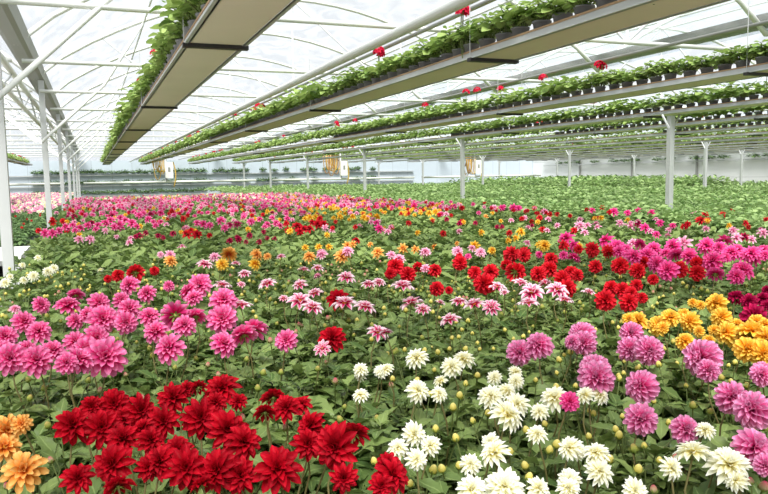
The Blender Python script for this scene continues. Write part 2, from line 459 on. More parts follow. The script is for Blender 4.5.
# gutters
for k in range(7):
    x = GX[k]; g = Geo(); gz = 3.3 if k == 3 else GH
    prof = [(-.13, .12), (-.10, .02), (-.055, 0), (.055, 0), (.10, .02), (.13, .12), (.145, .12), (.11, .0), (.06, -.02), (-.06, -.02), (-.11, 0), (-.145, .12)]
    n = len(prof)
    V = np.array([(x + a, y, gz + b) for y in (Y0, Y1) for a, b in prof])
    g.add(V, [(i, (i + 1) % n, n + (i + 1) % n, n + i) for i in range(n)])
    struct('roof_gutter', g.mesh('roof_gutter', [M['gutter']], False), 'grey gutter running the length of the house')
# trusses
ss = np.linspace(0, 1, 21)
ga = Geo(); ga.tube(np.stack([BW * ss, 0 * ss, arch_z(ss)], 1), .033, 8); ARCH = ga.mesh('roof_arch', [M['white_tube']])
gt = Geo(); gt.tube([(0.05, 0, TIEH), (BW / 2, 0, TIEH), (BW - .05, 0, TIEH)], .025, 8); TIE = gt.mesh('tie_bar', [M['white_tube']])
def webs(full):
    out = []
    nodes = [.25, .5, .75]
    for s in nodes: out.append([(BW * s, 0, TIEH), (BW * s, 0, float(arch_z(s)))])
    if full:
        out += [[(BW * .25, 0, TIEH), (BW * .5, 0, float(arch_z(.5)))], [(BW * .75, 0, TIEH), (BW * .5, 0, float(arch_z(.5)))],
                [(BW * .25, 0, TIEH), (BW * .12, 0, float(arch_z(.12)))], [(BW * .75, 0, TIEH), (BW * .88, 0, float(arch_z(.88)))]]
    return [Geo().tube(p, .017, 6).mesh('web_bar', [M['steel']]) for p in out]
WF = webs(True)
sx = .27
knee = Geo().tube([(.03, 0, 2.2), (1.0, 0, 3.12), (BW * .2, 0, float(arch_z(.2)) - .02)], .025, 8).mesh('knee_brace', [M['white_tube']])
kneeR = Geo().tube([(BW - .03, 0, 2.2), (BW - 1.0, 0, 3.12), (BW * .8, 0, float(arch_z(.8)) - .02)], .025, 8).mesh('knee_brace', [M['white_tube']])
for k in range(6):
    for i, y in enumerate(YT):
        if k in (0, 4, 5) and i % 2: continue
        t = empty('roof_truss', (GX[k], y, 0)); t['kind'] = 'structure'; t['label'] = 'tubular arch and tie bar under the roof film'; t['category'] = 'building part'
        obj('roof_arch', ARCH, t); obj('tie_bar', TIE, t)
        if i % 2 == 0:
            for w in WF: obj('web_bar', w, t)
            if k == 1: obj('knee_brace', kneeR, t)
            if k == 2: obj('knee_brace', knee, t)
# purlins: thin wires along the roof
for k in (1, 2, 3):
    for s in (.2, .5, .8):
        x = GX[k] + BW * s; z = float(arch_z(s)) - .03
        struct('roof_purlin', Geo().tube([(x, Y0, z), (x, 20, z), (x, Y1, z)], .016, 6).mesh('roof_purlin', [M['white_tube']]), 'thin roof purlin along the bay')
# lattice girder beside the left gutter
for x, z, r in ((-.80, 2.86, .035), (-.80, 2.58, .03)):
    struct('girder_chord', Geo().tube([(x, Y0, z), (x, 20, z), (x, Y1, z)], r, 10).mesh('girder_chord', [M['white_tube']]), 'white girder tube below the left gutter')
for k in range(16):
    y = -1.6 + 2.5 * k
    struct('girder_brace', Geo().tube([(-.80, y, 2.58), (-.80, y + 1.25, 2.86), (-.80, y + 2.5, 2.58)], .012, 6).mesh('girder_brace', [M['steel']]), 'zigzag brace between the girder tubes')
# posts
def post_mesh(top, w=.075):
    return Geo().box((0, 0, top / 2), (w, w, top)).mesh('steel_post', [M['steel']], False)
PM = post_mesh(GH - .02, .082)
PM2 = post_mesh(2.37)
arm = [Geo().tube([(0, sgn * .03, 2.2), (0, sgn * .22, 2.45)], .013, 6).mesh('brace_arm', [M['steel']]) for sgn in (-1, 1)]
armx = [Geo().tube([(sgn * .03, 0, 2.2), (sgn * .16, 0, 2.385)], .016, 6).mesh('brace_arm', [M['steel']]) for sgn in (-1, 1)]
for i in range(7):
    y = 6.6 + 6.2 * i
    o = struct('steel_post', PM, '%s steel post along the left aisle, under the gutter' % ordinal(i + 1)); o.location = (-.67, y, 0)
    if i < 6:
        for xx, nm in ((7.62, 'near'), (15.9, 'middle'), (24.2, 'far')):
            o = struct('steel_post', PM2, '%s post of the %s row on the right, with forked arms at its top' % (ordinal(i + 1), nm)); o.location = (xx, (8.02 + 6.2 * i) if nm == 'near' else (9.2 + 6.2 * i), 0)
            for a in armx: obj('brace_arm', a, o)
for i in range(8):
    y = 5 + 5.4 * i
    o = struct('steel_post', post_mesh(3.2, .1), 'dark slim post in the far right wall'); o.location = (XR - .06, y, 0)
    o.data.materials[0] = M['gutter']

# ------------------------------------------------------------------ hanging troughs
TZ = 2.40                        # underside
TW = .33
TX = [.735, 2.66, 5.25] + [7.72 + 2.2 * k for k in range(11)]
TNAME = ['nearest the left posts', 'second from the left posts', 'third from the left posts', 'above the near post row']
def trough_parts(L):
    b = Geo().box((0, L / 2, .008), (TW - .02, L, .016)).mesh('trough_base', [M['trough_base']], False)
    g = Geo()
    for sgn in (-1, 1):
        g.box((sgn * (TW / 2 - .005), L / 2, .02), (.012, L, .048), 0)
        g.box((sgn * (TW / 2 + .006), L / 2, .002), (.03, L, .012), 0)
    sd = g.mesh('side_rail', [M['trough_side']], False)
    g = Geo()
    for sgn in (-1, 1): g.box((sgn * (TW / 2 - .005), L / 2, .048), (.02, L, .012), 0)
    ed = g.mesh('edge_strip', [M['trim_brown']], False)
    return b, sd, ed
BARM = Geo().box((0, 0, -.012), (TW + .06, .05, .024)).mesh('cross_bar', [M['dark_metal']], False)
def wire(h): return Geo().tube([(0, 0, -.02), (0, 0, h)], .0035, 5).mesh('hanger_wire', [M['steel']])
WIRE = wire(.6)
RAILH = .38
def make_trough(x, ya, yb, label, near):
    t = empty('hanging_trough', (x, ya, TZ)); tag(t, label, 'trough', 'planted troughs hanging under the roof')
    b, sd, ed = trough_parts(yb - ya)
    obj('trough_base', b, t); obj('side_rail', sd, t); obj('edge_strip', ed, t)
    y = 4.5 - 3.95 - ya
    while y < yb - ya - .1:
        if y > .1:
            o = obj('cross_bar', BARM, t); o.location = (0, y, 0)
            if near:
                for sgn in (-1, 1):
                    w = obj('hanger_wire', WIRE, t); w.location = (sgn * (TW / 2 + .02), y, 0)
        y += 3.95
    return t
for k, x in enumerate(TX):
    nm = TNAME[k] if k < 4 else '%s beyond the near post row' % ordinal(k - 3)
    make_trough(x, -1.0 if k < 4 else 1.0 + x * .25, 42, 'long grey trough of potted geraniums hanging overhead, %s' % nm, k < 6)
make_trough(-3.0, 9.0, 42, 'long trough of geraniums hanging over the left aisle beds, left of posts', True)
# rails above the troughs and the big pipe
for k in range(5):
    x = TX[k]
    o = struct('suspension_rail', Geo().tube([(x, Y0, 2.81), (x, 20, 2.81), (x, Y1 - .3, 2.81)], .018, 8).mesh('suspension_rail', [M['gutter']]), 'thin grey rail running above a hanging trough')
pp = Geo().tube([(2.2, Y0, 2.67), (2.2, 18, 2.67), (2.2, 47, 2.67)], .038, 12).mesh('heating_pipe', [M['white_tube']])
tag(obj('heating_pipe', pp), 'thick white pipe running under the roof above the second trough', 'pipe')

# ------------------------------------------------------------------ geraniums
def ger_fol(seed, low):
    return foliage(seed, .16, .24, .07, 10 if not low else 7, 4 if not low else 3, .056 if not low else .085,
                   leaf_tpl(4 if not low else 2, 4 if not low else 2, 1.05, 'round', .35, .35, .04), False, low)
GF = [ger_fol(50 + i, False).mesh('geranium_foliage', [M['geranium_leaf'], M['stem']]) for i in range(6)]
GFL = [ger_fol(70 + i, True) for i in range(4)]
GFLm = [g.mesh('geranium_foliage', [M['geranium_leaf'], M['stem']]) for g in GFL]
GPOT = Geo().lathe([(.0, 0), (.042, 0), (.056, .085), (.06, .085), (.06, .095), (.054, .095), (.05, .08), (0, .08)], 14).mesh('grey_pot', [M['pot_grey']])
def flower_head(seed):
    q = np.random.default_rng(seed); g = Geo()
    for k in range(16):
        d = q.normal(0, 1, 3); d[2] = abs(d[2]) * .9; d /= np.linalg.norm(d)
        for j in range(5):
            V, F, U = petal(2, 2, .016, .016, .25, .3, .2, 'round', .001, 0, 2 * PI * j / 5)
            Rm = np.array(Vector((0, 0, 1)).rotation_difference(Vector(d)).to_matrix())
            g.add(V @ Rm.T + d * .03 + np.array([0, 0, 0]), F, U, q.uniform(), 0)
    g.tube([(0, .01, -.2), (.005, 0, -.1), (0, 0, 0.02)], .003, 5, 1, cap=False)
    return g
FH = [flower_head(i) for i in range(3)]
FHm = [g.mesh('flower_head', [PET['geranium'], M['stem']]) for g in FH]
stuffG = Geo()
def merge(dst, src, loc, rz, sc, mats=None, jitter=0.0, tilt=None):
    V, F, U, R, MI = src
    c, s = math.cos(rz), math.sin(rz)
    Rm = np.array([[c, -s, 0], [s, c, 0], [0, 0, 1]]) if tilt is None else tilt
    dst.add((V * sc) @ Rm.T + np.array(loc), F, U, np.clip(R + jitter, 0, 1), MI if mats is None else np.array(mats)[MI])
GFLa = [g.arrays() for g in GFL]; FHa = [g.arrays() for g in FH]
cands = []
for k, x in enumerate(TX + [-3.0]):
    y = .3 if k < 4 else 2 + x * .3
    if x < 0: y = 9.2
    while y < 41.8:
        p = (x - .10 + rng.uniform(-.02, .02), y, TZ + .016)
        px, py, zc = pix(p) if True else None
        if zc > .1: cands.append((zc, k, p, px, py))
        y += .205
cands.sort()
cnt = {}; n_ind = 0
for zc, k, p, px, py in cands:
    infr = -25 < px < 795 and py > -30
    rz = rng.uniform(0, 6.28); sc = rng.uniform(.85, 1.15)
    red = rng.random() < (.10 if k != 0 else .09)
    if infr and n_ind < 290 and k < 14:
        n_ind += 1; cnt[k] = cnt.get(k, 0) + 1
        t = empty('potted_geranium', p); t.rotation_euler.z = rz
        nm = TNAME[k] if k < 4 else '%s beyond the near post row' % ordinal(k - 3)
        tag(t, '%s geranium, %s along the hanging trough %s' % ('red flowering' if red else 'green', ordinal(cnt[k]), nm), 'potted plant', 'geraniums in the hanging troughs')
        obj('grey_pot', GPOT, t)
        f = obj('foliage', rng.choice(GF) if zc < 8 else rng.choice(GFLm), t); f.scale = (sc * 1.3, sc * 1.3, sc * .95)
        if red:
            for j in range(rng.choice((1, 1, 2))):
                h = obj('flower_head', rng.choice(FHm), t); h.location = (rng.uniform(-.08, .08), rng.uniform(-.06, .06), rng.uniform(.30, .36)); h.scale = (1.6,) * 3
    else:
        merge(stuffG, GFLa[rng.randrange(4)], p, rz, sc * 1.05, None, rng.uniform(-.15, .15))
        if red: merge(stuffG, FHa[0], (p[0], p[1], p[2] + .34), rz, 1.4, (2, 1))
tag(obj('geranium_plants', stuffG.mesh('geranium_plants', [M['geranium_leaf'], M['stem'], PET['geranium']])), 'farther geraniums filling the hanging troughs towards the far wall', 'plants', None, 'stuff')

# ------------------------------------------------------------------ shelves on the walls
def shelf(a, b, z, label, dp=.16):
    a = np.array(a); b = np.array(b); L = np.linalg.norm(b - a); o = Geo().box((L / 2, 0, 0), (L, dp, .05)).mesh('wall_shelf', [M['bench_edge']], False)
    s = obj('wall_shelf', o); s.location = (a[0], a[1], z); s.rotation_euler.z = math.atan2(b[1] - a[1], b[0] - a[0])
    return tag(s, label, 'shelf', 'plant shelves on the walls')
WP = [ger_fol(90 + i, True).mesh('shelf_foliage', [M['dark_crop_leaf'], M['stem']]) for i in range(3)]
for z, nm in ((1.88, 'top'), (1.22, 'middle'), (.62, 'lowest')):
    shelf((-12, Y1 - .12), (22, Y1 - .12), z, '%s narrow shelf of plants along the end wall' % nm)
    x = -3.2; c = 0
    while x < 19:
        if not (x > 7 and rng.random() < .45):
            c += 1
            o = obj('shelf_plant', rng.choice(WP)); o.location = (x, Y1 - .2, z - .03); o.scale = (1.7, 1.2, rng.uniform(1.2, 1.7)); o.rotation_euler.z = rng.choice((0, PI))
            tag(o, 'dark green plant, %s from left on the %s shelf of the end wall' % (ordinal(c), nm), 'plant', 'plants on the end wall shelves')
        x += .40
for z, nm in ((2.6, 'upper'), (2.12, 'lower')):
    shelf((XR - .2, 8), (XR - .2, 47), z, '%s narrow shelf along the right side wall' % nm)
    y = 10.0; c = 0
    while y < 46:
        if rng.random() < .62:
            c += 1
            o = obj('shelf_plant', rng.choice(WP)); o.location = (XR - .25, y, z - .03); o.scale = (1.3, rng.uniform(2.2, 3.4), 1.3)
            tag(o, 'clump of green plants, %s from near end, %s shelf of right wall' % (ordinal(c), nm), 'plant', 'plants on the right wall shelves')
        y += 1.0

# ------------------------------------------------------------------ watering booms
def boom(x0, x1, y, xb, label, brown):
    t = empty('watering_boom', (xb, y, 1.46)); tag(t, label, 'watering boom', 'watering booms hanging in the bays')
    obj('boom_pipe', Geo().tube([(x0 - xb, 0, 0), (0, 0, 0), (x1 - xb, 0, 0)], .05, 8).mesh('boom_pipe', [M['box_white']]), t)
    b = obj('control_box', Geo().box((.14, -.12, .52), (.34, .2, .72)).mesh('control_box', [M['box_white']], False), t)
    obj('box_panel', Geo().box((.14, -.225, .55), (.1, .012, .2)).mesh('box_panel', [M['gutter']], False), b)
    obj('hanger_column', Geo().tube([(0.02, 0, 0), (0.02, 0, .8), (0.02, 0, 1.6)], .05, 8).mesh('hanger_column', [M['steel']]), t)
    for j in range(9 if brown else 6):
        xa = -.12 - .07 * j if brown else -.1 - .06 * j
        dp = rng.uniform(.2, .75)
        tt = np.linspace(0, 1, 12)
        pts = np.stack([xa + .16 * np.cos(PI * tt), 0 * tt + rng.uniform(-.1, .1), 1.2 - (1.2 - dp + .2) * np.sin(PI * tt) ** .6 + .0 * tt], 1)
        obj('hose_loop', Geo().tube(pts, .022, 6).mesh('hose_loop', [M['hose_brown' if (brown and j % 3) else 'hose_yellow']]), t)
    tt = np.linspace(0, 1, 8)
    obj('hose_tail', Geo().tube(np.stack([.33 + .1 * np.sin(PI * tt), 0 * tt - .05, .9 - 1.15 * tt], 1), .03, 6).mesh('hose_tail', [M['hose_yellow']]), t)
boom(-.35, 7.2, 34, 3.1, 'white watering boom with yellow hoses and white box in the left bay', False)
boom(8.0, 15.4, 34, 11.4, 'white watering boom with orange hose bundle and white box, middle bay', True)
boom(16.3, 23.8, 35, 19.5, 'white watering boom with hoses behind the forked posts in the right bay', True)
boom(-8.6, -1.1, 34, -4.6, 'white watering boom crossing the bay left of the aisle posts', False)

# ------------------------------------------------------------------ benches
def bench(x0, x1, y0, y1, z, label):
    t = empty('flood_bench', ((x0 + x1) / 2, (y0 + y1) / 2, 0)); tag(t, label, 'bench', 'low growing benches')
    w, l = x1 - x0, y1 - y0
    obj('bench_top', Geo().box((0, 0, z - .02), (w - .06, l - .06, .04)).mesh('bench_top', [M['bench']], False), t)
    g = Geo()
    for sgn in (-1, 1):
        g.box((sgn * (w / 2 - .015), 0, z), (.03, l, .14)); g.box((0, sgn * (l / 2 - .015), z), (w - .06, .03, .14))
    obj('bench_edge', g.mesh('bench_edge', [M['bench_edge']], False), t)
    for sx_ in (-1, 1):
        n = max(2, int(l / 4) + 1)
        for j in range(n):
            obj('leg', Geo().box((sx_ * (w / 2 - .25), -l / 2 + .3 + (l - .6) * j / (n - 1), (z - .04) / 2), (.06, .06, z - .04)).mesh('bench_leg', [M['steel']], False), t)
BZ = .55
bench(-.64, 6.38, .2, 24.8, BZ, 'long low bench carrying all the dahlias')
bench(6.42, 15.6, 2.0, 47, BZ, 'low bench under the leafy green crop, between the two post rows')
bench(16.2, 30.5, 4.0, 47, BZ, 'wide low bench under the green crop by the right wall')
bench(-8.1, -.84, 11.2, 46, .5, 'low bench of plants left of the aisle posts')
bench(-.64, 6.38, 25.6, 47, .28, 'low bench of green plants between the dahlias and end wall')

t = empty('potting_table', (-1.22, 10.35, 0)); tag(t, 'small white table beside the aisle posts in front of the dark green bed', 'table')
obj('table_top', Geo().box((0, 0, .68), (.76, 1.4, .05)).mesh('table_top', [M['box_white']], False), t)
for sx_ in (-1, 1):
    for sy_ in (-1, 1): obj('leg', Geo().box((sx_ * .32, sy_ * .62, .3275), (.05, .05, .655)).mesh('table_leg', [M['steel']], False), t)
# ------------------------------------------------------------------ dahlias
K = 765 / 192.0
CAT = {  # per close look at the photo: corner of the view, then kind -> (x, y, width) in its pixels
 (0, 250): {
  'pink': [(270,222,85),(300,180,60),(165,218,60),(95,285,80),(155,325,85),(20,345,85),(40,430,110),(145,440,110),(210,400,80),(300,365,80),(385,350,90),(420,425,140),(310,440,110),(265,450,80),(300,283,60),(395,210,75),(350,255,60),(410,275,105),(503,290,80),(515,235,80),(485,200,60),(515,140,70),(585,172,65),(595,265,75),(620,325,85),(700,260,110),(735,300,80),(675,390,105),(750,165,70),(672,143,40),(0,400,80),(110,395,70),(345,395,90)],
  'palepink': [(678,20,40),(640,18,25),(60,235,25)],
  'scarlet': [(430,115,32),(470,100,50),(540,90,70),(615,82,38)],
  'white': [(133,103,40),(190,85,38),(215,72,35),(95,120,30),(20,130,40),(400,80,25),(40,105,25),(150,30,25),(90,60,25)],
  'orange': [(680,43,45)]},
 (192, 250): {
  'pink': [(30,140,85),(15,265,75),(5,190,60),(125,200,95),(120,275,105),(125,375,95),(245,320,100),(205,340,100),(375,360,80)],
  'striped': [(300,137,65),(120,145,70),(195,225,80),(210,95,45),(430,140,55),(445,80,45),(490,175,65),(500,73,45),(430,205,90),(480,232,80),(615,110,65),(365,193,35),(610,215,90),(690,230,80),(520,392,60),(740,330,80),(705,138,55),(745,130,50),(50,60,60),(175,55,35),(355,27,35),(197,137,28)],
  'palepink': [(517,18,42),(620,5,40),(90,27,40),(500,103,25)],
  'orange': [(147,18,60),(257,18,45),(300,25,30),(467,25,45),(598,23,55),(740,10,45)],
  'golden': [(120,57,50),(250,57,50)],
  'crimson': [(580,195,80),(560,350,95)],
  'white': [(672,475,40),(750,480,30)]},
 (384, 250): {
  'scarlet': [(45,65,70),(25,95,45),(95,97,65),(135,68,45),(203,80,55),(210,153,60),(303,52,60),(300,25,30),(362,90,55),(425,85,65),(400,135,85),(505,18,70),(558,22,55),(490,60,50),(525,88,85),(258,160,30),(615,95,65),(665,35,60),(660,75,65),(710,118,80),(745,90,60),(730,150,75),(380,130,50)],
  'striped': [(75,148,85),(110,215,90),(155,237,55),(300,207,60),(360,220,80),(428,228,65),(262,280,75),(8,330,50),(450,150,65),(545,135,65),(590,170,90),(690,160,80),(575,215,75),(720,203,65),(640,135,50),(225,210,25),(480,170,25)],
  'palepink': [(60,35,45),(165,72,35),(30,20,35),(165,10,40),(385,10,40),(295,5,40)],
  'hotpink': [(618,18,28),(335,25,25),(755,30,50),(715,20,35)],
  'white': [(130,430,85),(318,435,80),(270,465,80),(525,485,50),(10,475,40)],
  'lilac': [(540,408,105),(618,380,110),(750,365,60)]},
 (576, 250): {
  'scarlet': [(5,100,50),(65,8,50),(130,10,45),(78,65,55),(175,62,70),(245,82,65),(270,48,50),(307,117,45),(410,78,70),(482,90,65),(480,50,50),(140,150,60),(185,160,65),(240,140,50),(118,200,85),(210,207,75),(262,190,45),(220,170,50)],
  'striped': [(50,170,50)],
  'hotpink': [(230,25,60),(285,20,60),(360,12,45),(320,55,60),(365,80,75),(400,20,60),(450,25,60),(545,45,90),(555,95,60),(595,30,40),(620,10,60),(665,80,75),(640,105,60),(680,20,60),(715,25,70),(755,20,40),(170,5,50),(205,15,40)],
  'magenta': [(637,190,65),(690,205,65),(745,195,60),(760,160,40),(710,265,100),(757,220,40)],
  'golden': [(560,213,85),(580,268,80),(495,220,25),(465,210,30),(245,285,85),(330,300,80),(210,275,50),(375,270,75),(455,285,80),(430,260,60),(490,325,40),(435,365,75),(345,310,50),(600,330,90),(660,350,110),(700,330,110),(680,395,100),(740,410,100),(755,300,60),(720,290,70),(640,300,60),(755,350,90),(550,320,30),(530,360,25)],
  'lilac': [(25,340,110),(30,370,100),(220,330,90),(215,395,100),(290,400,115),(75,475,125),(505,430,150),(740,480,75)]},
 (0, 370): {
  'crimson': [(290,220,130),(365,145,80),(405,230,130),(455,135,110),(500,190,90),(560,160,110),(490,275,120),(570,235,90),(450,375,140),(600,280,100),(650,205,110),(690,110,110),(745,75,60),(755,190,70),(740,390,150),(640,365,120),(705,320,110),(310,430,110),(470,465,110),(590,390,90)],
  'orange': [(25,240,110),(20,310,110),(95,400,140),(85,215,60)]},
 (192, 370): {
  'crimson': [(25,70,50),(120,75,120),(95,130,80),(35,190,130),(140,235,140),(205,290,130),(100,400,150),(10,400,100),(190,420,130),(340,395,165),(325,110,90),(375,150,100),(290,170,80),(435,140,80),(475,220,110),(460,295,110),(570,305,160),(645,255,110),(605,430,100),(545,260,80),(755,460,60),(185,125,50),(40,460,80)],
  'white': [(672,15,40),(672,100,35),(755,5,30)]},
 (384, 370): {
  'white': [(135,82,85),(225,45,50),(220,95,60),(425,105,90),(490,85,70),(490,180,125),(530,135,90),(525,45,60),(440,30,50),(120,255,90),(130,355,80),(425,290,60),(440,330,110),(345,375,60),(350,475,110),(480,465,140),(615,470,80),(680,110,100),(620,165,60),(610,255,45),(740,310,90),(735,470,80),(740,435,50),(55,310,45),(185,300,45)],
  'crimson': [(30,420,130),(15,370,80)],
  'hotpink': [(740,125,55)]},
 (576, 370): {
  'lilac': [(80,30,140),(262,65,130),(258,195,130),(435,235,110),(525,0,90),(620,110,130),(705,160,150),(740,20,90),(705,310,150),(755,380,90)],
  'white': [(35,100,70),(95,100,70),(0,320,60),(80,330,90),(95,405,100),(380,390,85),(465,330,130),(560,355,80),(610,380,150),(515,240,60),(640,440,60),(235,478,50),(590,350,80)]},
 # the belt behind, where blooms are a few pixels wide
 (576, 130): {
  'hotpink': [(120,440,70),(160,465,70),(195,480,50),(255,455,45),(310,475,60),(385,465,75),(450,490,50),(520,460,75),(590,440,60),(570,470,50),(640,480,60),(700,490,60),(745,480,50),(275,390,40),(65,320,25),(150,325,35),(205,330,25),(245,320,25),(265,320,25),(300,330,30),(335,370,28),(320,415,30),(385,380,25)],
  'scarlet': [(65,475,60),(125,480,50),(10,475,40),(495,360,40),(515,335,30),(525,360,30),(445,375,30),(585,335,28),(620,325,30),(105,312,35),(758,355,25)],
  'magenta': [(247,372,30),(670,425,40)],
  'palepink': [(15,380,40),(45,380,30),(215,385,45),(175,370,30),(225,450,40),(430,450,60),(365,420,25),(640,430,45),(700,435,35),(745,410,40),(625,400,35),(35,408,30),(80,372,25),(470,330,25)],
  'golden': [(12,460,30),(100,350,25),(75,350,20)]},
 (384, 130): {
  'golden': [(545,405,40),(640,460,50),(495,440,28),(525,430,30),(360,460,45),(430,480,35),(205,325,40),(180,330,30),(620,455,35)],
  'orange': [(75,472,38),(125,475,30),(200,465,28),(290,452,20),(405,345,20)],
  'hotpink': [(725,430,65),(755,460,40),(515,310,30),(535,312,30),(470,310,25),(120,300,30)],
  'scarlet': [(500,410,28),(715,460,50),(510,490,60),(560,488,50),(620,350,28),(660,335,25),(310,310,25),(600,310,22),(400,290,18),(690,335,22)],
  'magenta': [(300,372,25),(250,355,22),(470,385,20),(450,385,20),(365,370,22),(590,380,18)],
  'palepink': [(165,485,40),(290,482,35),(385,485,35),(350,470,30),(570,450,30),(575,390,30),(650,400,25),(690,380,25),(560,350,25),(440,310,25),(640,325,30),(655,355,25)]},
 (192, 130): {
  'crimson': [(420,385,45),(445,395,35),(465,395,40),(385,400,35),(500,375,35),(525,375,30),(480,370,30),(430,405,30),(655,440,30),(20,415,35),(70,420,22)],
  'magenta': [(150,440,28),(185,435,30),(230,420,28),(285,405,22),(268,445,25),(330,432,22),(215,445,22),(300,430,20),(178,425,20)],
  'scarlet': [(375,372,28),(510,352,28),(560,390,22)],
  'pink': [(45,375,35),(70,380,30),(115,360,35),(130,390,30),(180,375,35),(150,378,28),(235,365,30),(300,375,28),(335,370,28),(350,380,25),(380,352,25),(205,348,25),(270,355,25),(20,370,28),(320,350,22),(290,385,22)],
  'hotpink': [(745,392,35),(735,370,25)],
  'golden': [(470,348,32),(490,345,28),(590,345,30),(640,345,30),(685,348,32),(735,345,35),(450,352,25),(565,350,22),(250,355,22),(300,325,22),(320,325,22),(505,465,32),(545,465,30),(450,468,30)],
  'orange': [(620,460,35),(640,455,28),(710,455,22),(150,485,45),(255,487,32),(740,485,40)],
  'palepink': [(515,488,35),(620,482,40),(635,300,28),(620,310,22),(720,355,22),(225,310,22)]},
 (0, 130): {
  'pink': [(180,410,35),(210,410,35),(235,400,28),(260,385,30),(290,380,28),(320,390,32),(350,380,30),(390,380,32),(420,370,32),(440,360,40),(475,380,42),(500,360,32),(525,370,38),(545,385,28),(590,355,30),(555,340,28),(610,365,22),(620,380,25),(640,365,22),(270,395,25),(300,400,25),(480,350,30),(570,330,26),(600,335,26),(640,330,28),(380,395,25),(455,385,28)],
  'magenta': [(295,343,28),(365,370,28),(445,343,28),(555,420,30),(580,410,25),(540,425,22),(630,420,24),(690,412,28),(650,428,22)],
  'scarlet': [(210,365,32),(250,362,25),(685,325,28),(730,352,28),(745,415,45),(760,400,28),(635,365,22),(250,365,22)],
  'palepink': [(315,435,35),(360,435,35),(420,400,25),(515,448,28),(465,425,20),(725,465,30),(520,430,22),(440,300,24),(470,300,24),(500,295,24),(530,290,26),(560,290,26),(590,292,26),(545,305,22),(600,305,20),(655,290,20),(690,285,20),(425,305,20),(380,300,18)],
  'white': [(655,350,22),(640,325,20)],
  'golden': [(268,365,20),(710,318,18)]},
}
ZB = {'pink': 1.07, 'crimson': 1.05, 'white': 1.02, 'striped': 1.05, 'scarlet': 1.06, 'lilac': 1.04, 'golden': 1.05, 'orange': 1.03, 'hotpink': 1.07, 'magenta': 1.05, 'palepink': 1.05}
FACE = {'striped': (.22, .95), 'white': (.55, .7), 'palepink': (.5, .75), 'scarlet': (.8, .5), 'lilac': (.8, .55), 'golden': (.7, .6)}
WORD = {'pink': 'bright pink', 'crimson': 'crimson', 'white': 'creamy white', 'striped': 'pink and white', 'scarlet': 'scarlet', 'lilac': 'lilac pink', 'golden': 'golden yellow', 'orange': 'apricot orange', 'hotpink': 'hot pink', 'magenta': 'dark magenta', 'palepink': 'pale pink'}
blooms = []
seen = {}
for (ox, oy), kinds in CAT.items():
    for kd, L in kinds.items():
        for (x, y, d) in L:
            px, py = ox + x / K, oy + y / K
            z = ZB[kd] + rng.uniform(-.018, .018)
            p = at(px, py, z)
            zc = (p - C0) @ FW
            size = min(.13, max(.045, d / K * zc / FPX * 1.13))
            blooms.append((zc, kd, p, size))
blooms.sort(key=lambda b: b[0])
BX0, BX1, BY0, BY1 = -.48, 6.28, .42, 24.5
plants = []           # [kind, x, y, [blooms]]
for zc, kd, p, size in blooms:
    best = None
    lim = .17 if zc < 7 else .2
    for pl in plants:
        if pl[0] == kd and len(pl[3]) < 6:
            dd = math.hypot(pl[1] - p[0], pl[2] - p[1])
            if dd < lim and (best is None or dd < best[0]): best = (dd, pl)
    if best:
        pl = best[1]; pl[3].append((p, size)); n = len(pl[3])
        pl[1] += (p[0] - pl[1]) / n; pl[2] += (p[1] - pl[2]) / n
    else:
        plants.append([kd, float(p[0]), float(p[1]), [(p, size)]])
# keep stems inside the bench and off the posts
for pl in plants:
    pl[1] = min(max(pl[1], BX0), BX1); pl[2] = min(max(pl[2], BY0), BY1)
# fill with plants in bud
cell = {}
def put(x, y): cell.setdefault((int(x / .3), int(y / .3)), []).append((x, y))
def near_free(x, y, d):
    i, j = int(x / .3), int(y / .3)
    for a in (-1, 0, 1):
        for b in (-1, 0, 1):
            for u, v in cell.get((i + a, j + b), ()):
                if math.hypot(u - x, v - y) < d: return False
    return True
for pl in plants: put(pl[1], pl[2])
y = BY0; row = 0
while y < BY1:
    x = BX0 + (.105 if row % 2 else 0)
    while x < BX1:
        xx, yy = x + rng.uniform(-.04, .04), y + rng.uniform(-.04, .04)
        px, py, zc = pix((xx, yy, .95))
        if zc > .3 and -500 < px < 1500 and py < 1400 and near_free(xx, yy, .155):
            plants.append([None, xx, yy, []]); put(xx, yy)
        x += .22
    y += .2; row += 1
for pl in plants: pl.append(pix((pl[1], pl[2], .95)))
def off(p):
    return not (p[3] or (-30 < p[4][0] < 800 and p[4][1] < 560))
plants.sort(key=lambda p: (off(p), p[4][2]))

LT = leaf_tpl(7, 4, .56, 'ovate', .28, .22, .1)
LT2 = leaf_tpl(4, 2, .58, 'ovate', .28, .22, .0)
LT3 = leaf_tpl(2, 2, .7, 'ovate', .28, .2, .0)
DMATS = [M['dahlia_leaf'], M['stem']]
FOLN = [foliage(200 + i, .19, .40, .10, 7, 4, .095, LT).mesh('foliage', DMATS) for i in range(9)]
FOLM = [foliage(230 + i, .19, .40, .12, 6, 3, .112, LT2).mesh('foliage', DMATS) for i in range(6)]
FOLF = [foliage(260 + i, .18, .39, .15, 6, 2, .135, LT3, True, True).arrays() for i in range(5)]
POT = Geo().lathe([(.0, 0), (.05, 0), (.066, .105), (.071, .105), (.071, .118), (.064, .118), (.061, .1), (0, .1)], 16).mesh('pot', [M['pot_black']])
BL = {k: [bloom_geo(k, 300 + i).mesh('bloom', [PET[k]]) for i in range(4)] for k in STY}
BLM = {k: [bloom_geo(k, 330 + i, 3, 2, 4).mesh('bloom', [PET[k]]) for i in range(2)] for k in STY}
KINDS = list(STY)
BLF = {k: bloom_geo(k, 350, 2, 2, 3, .62).arrays() for k in STY}
CAL = calyx_geo().mesh('calyx', [M['calyx']])
DISC = Geo().lathe([(.1, .03), (.1, .06), (.075, .1), (.0, .115)], 12).mesh('flower_disc', [M['disc']])
